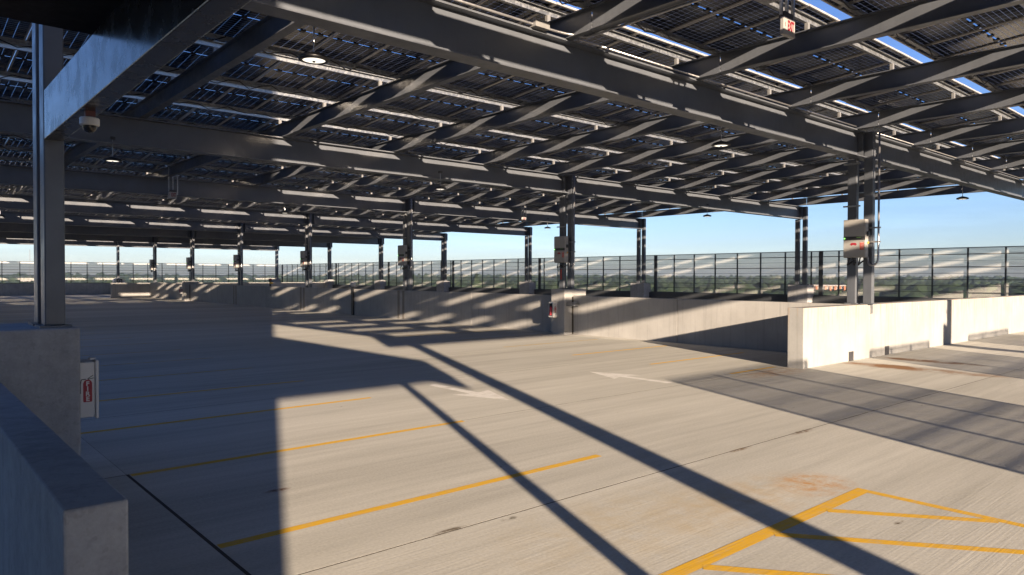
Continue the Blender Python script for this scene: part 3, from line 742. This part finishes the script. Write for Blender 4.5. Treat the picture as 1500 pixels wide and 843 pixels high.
# forest: many uneven crowns, denser near
fwd = Vector((f_.x, f_.y)).normalized(); fa = math.atan2(fwd.y, fwd.x)
def ico():
    bm = bmesh.new(); bmesh.ops.create_icosphere(bm, subdivisions=2, radius=1.0)
    v = np.array([tuple(x.co) for x in bm.verts]); f = np.array([[y.index for y in x.verts] for x in bm.faces]); bm.free(); return v, f
iv, jf = ico()
NT = 9000
rr = 260*(5200/260)**(RNG.random(NT)**.9); aa = fa + (RNG.random(NT)-.5)*math.radians(92)
tx, ty = rr*np.cos(aa), rr*np.sin(aa); tz = land_z(tx, ty)
VV, FFc = [], []
for i in range(NT):
    s = RNG.uniform(3.2, 6.2)*(1 + rr[i]/2600); hgt = RNG.uniform(9, 15)
    nz = 1 + RNG.normal(0, .24, len(iv))[:, None]
    v = iv*nz*np.array([s, s, s*RNG.uniform(.7, 1.15)]) + np.array([tx[i], ty[i], tz[i]+hgt-s*.6])
    FFc.append(jf + len(iv)*i); VV.append(v)
VV = np.concatenate(VV); FFc = np.concatenate(FFc)
me = bpy.data.meshes.new('forest'); me.vertices.add(len(VV)); me.vertices.foreach_set('co', VV.ravel())
me.loops.add(len(FFc)*3); me.loops.foreach_set('vertex_index', FFc.ravel().astype(np.int32)); me.polygons.add(len(FFc))
me.polygons.foreach_set('loop_start', np.arange(len(FFc), dtype=np.int32)*3); me.update(calc_edges=True); me.validate()
me.materials.append(M_FOREST); tag(link('forest', me), kind='stuff')
# a few buildings out there
def at_px(x, y, dist):
    d = RC @ _ray(x, y); t = dist/math.hypot(d.x, d.y); return Vector((0, 0, H)) + d*t
def far_building(px, dist, wd, dp, z_top, floors, m, label, posts=0):
    p = at_px(px, 410, dist); ang = math.atan2(p.y, p.x) + math.pi/2
    zb = -34.0
    o = thing('far_building', label, 'building', (p.x, p.y, zb)); o.rotation_euler = (0, 0, ang)
    MB().box(-wd/2, wd/2, -dp/2, dp/2, 0, z_top-zb).build('wall', m, o)
    MB().box(-wd/2-.5, wd/2+.5, -dp/2-.5, dp/2+.5, z_top-zb+.01, z_top-zb+.9).build('roof', M_BLDG, o)
    k = max(4, int(wd/5))
    for fl in range(floors):
        for i in range(k):
            x = -wd/2 + wd*(i+.5)/k; z = z_top-zb-3.6*(fl+1)
            for sgn in (-1, 1): MB().box(x-wd/k*.32, x+wd/k*.32, sgn*dp/2-.15, sgn*dp/2+.15, z, z+2.2).build('window', M_GLASS, o)
    if posts:
        for i in range(posts):
            x = -wd/2 + wd*i/(posts-1)
            for sgn in (-1, 1): MB().box(x-.45, x+.45, sgn*(dp/2+.6)-.4, sgn*(dp/2+.6)+.4, z_top-zb-10, z_top-zb-.02).build('pilaster', M_TERRA, o)
far_building(1210, 420, 18, 14, -2.8, 2, M_BLDG, 'orange columned building beyond the fence near the right columns', 9)
far_building(25, 900, 34, 20, -10.5, 1, M_BLDG, 'pale low building beyond the far fence at the left edge')
far_building(60, 1500, 60, 24, -7.5, 1, M_BLDG, 'long pale building farther off, left of the near column')
far_building(215, 1000, 70, 18, -9.5, 2, M_BLDG, 'long pale block beyond the far fence under the inverters')
ms = thing('radio_mast', 'thin radio mast on the horizon at far left', 'mast', tuple(at_px(44, 410, 2500).xy) + (-20,))
MB().tube([(0, 0, 0), (0, 0, 95)], .6, 6).build('pole', M_STEELD, ms)

# ------------------------------------------------------------------ air
HAZE = 5e-5
if HAZE:
    hm = bpy.data.materials.new('haze_air'); hm.use_nodes = True; hn = hm.node_tree; hn.nodes.clear()
    out = hn.nodes.new('ShaderNodeOutputMaterial'); pv = hn.nodes.new('ShaderNodeVolumePrincipled')
    pv.inputs['Color'].default_value = (.55, .74, 1.0, 1); pv.inputs['Density'].default_value = HAZE; pv.inputs['Anisotropy'].default_value = .2
    hn.links.new(pv.outputs[0], out.inputs['Volume'])
    o = MB().box(-8300, 8300, -8300, 8300, -60, 75.5).build('haze', hm); tag(o, kind='stuff')
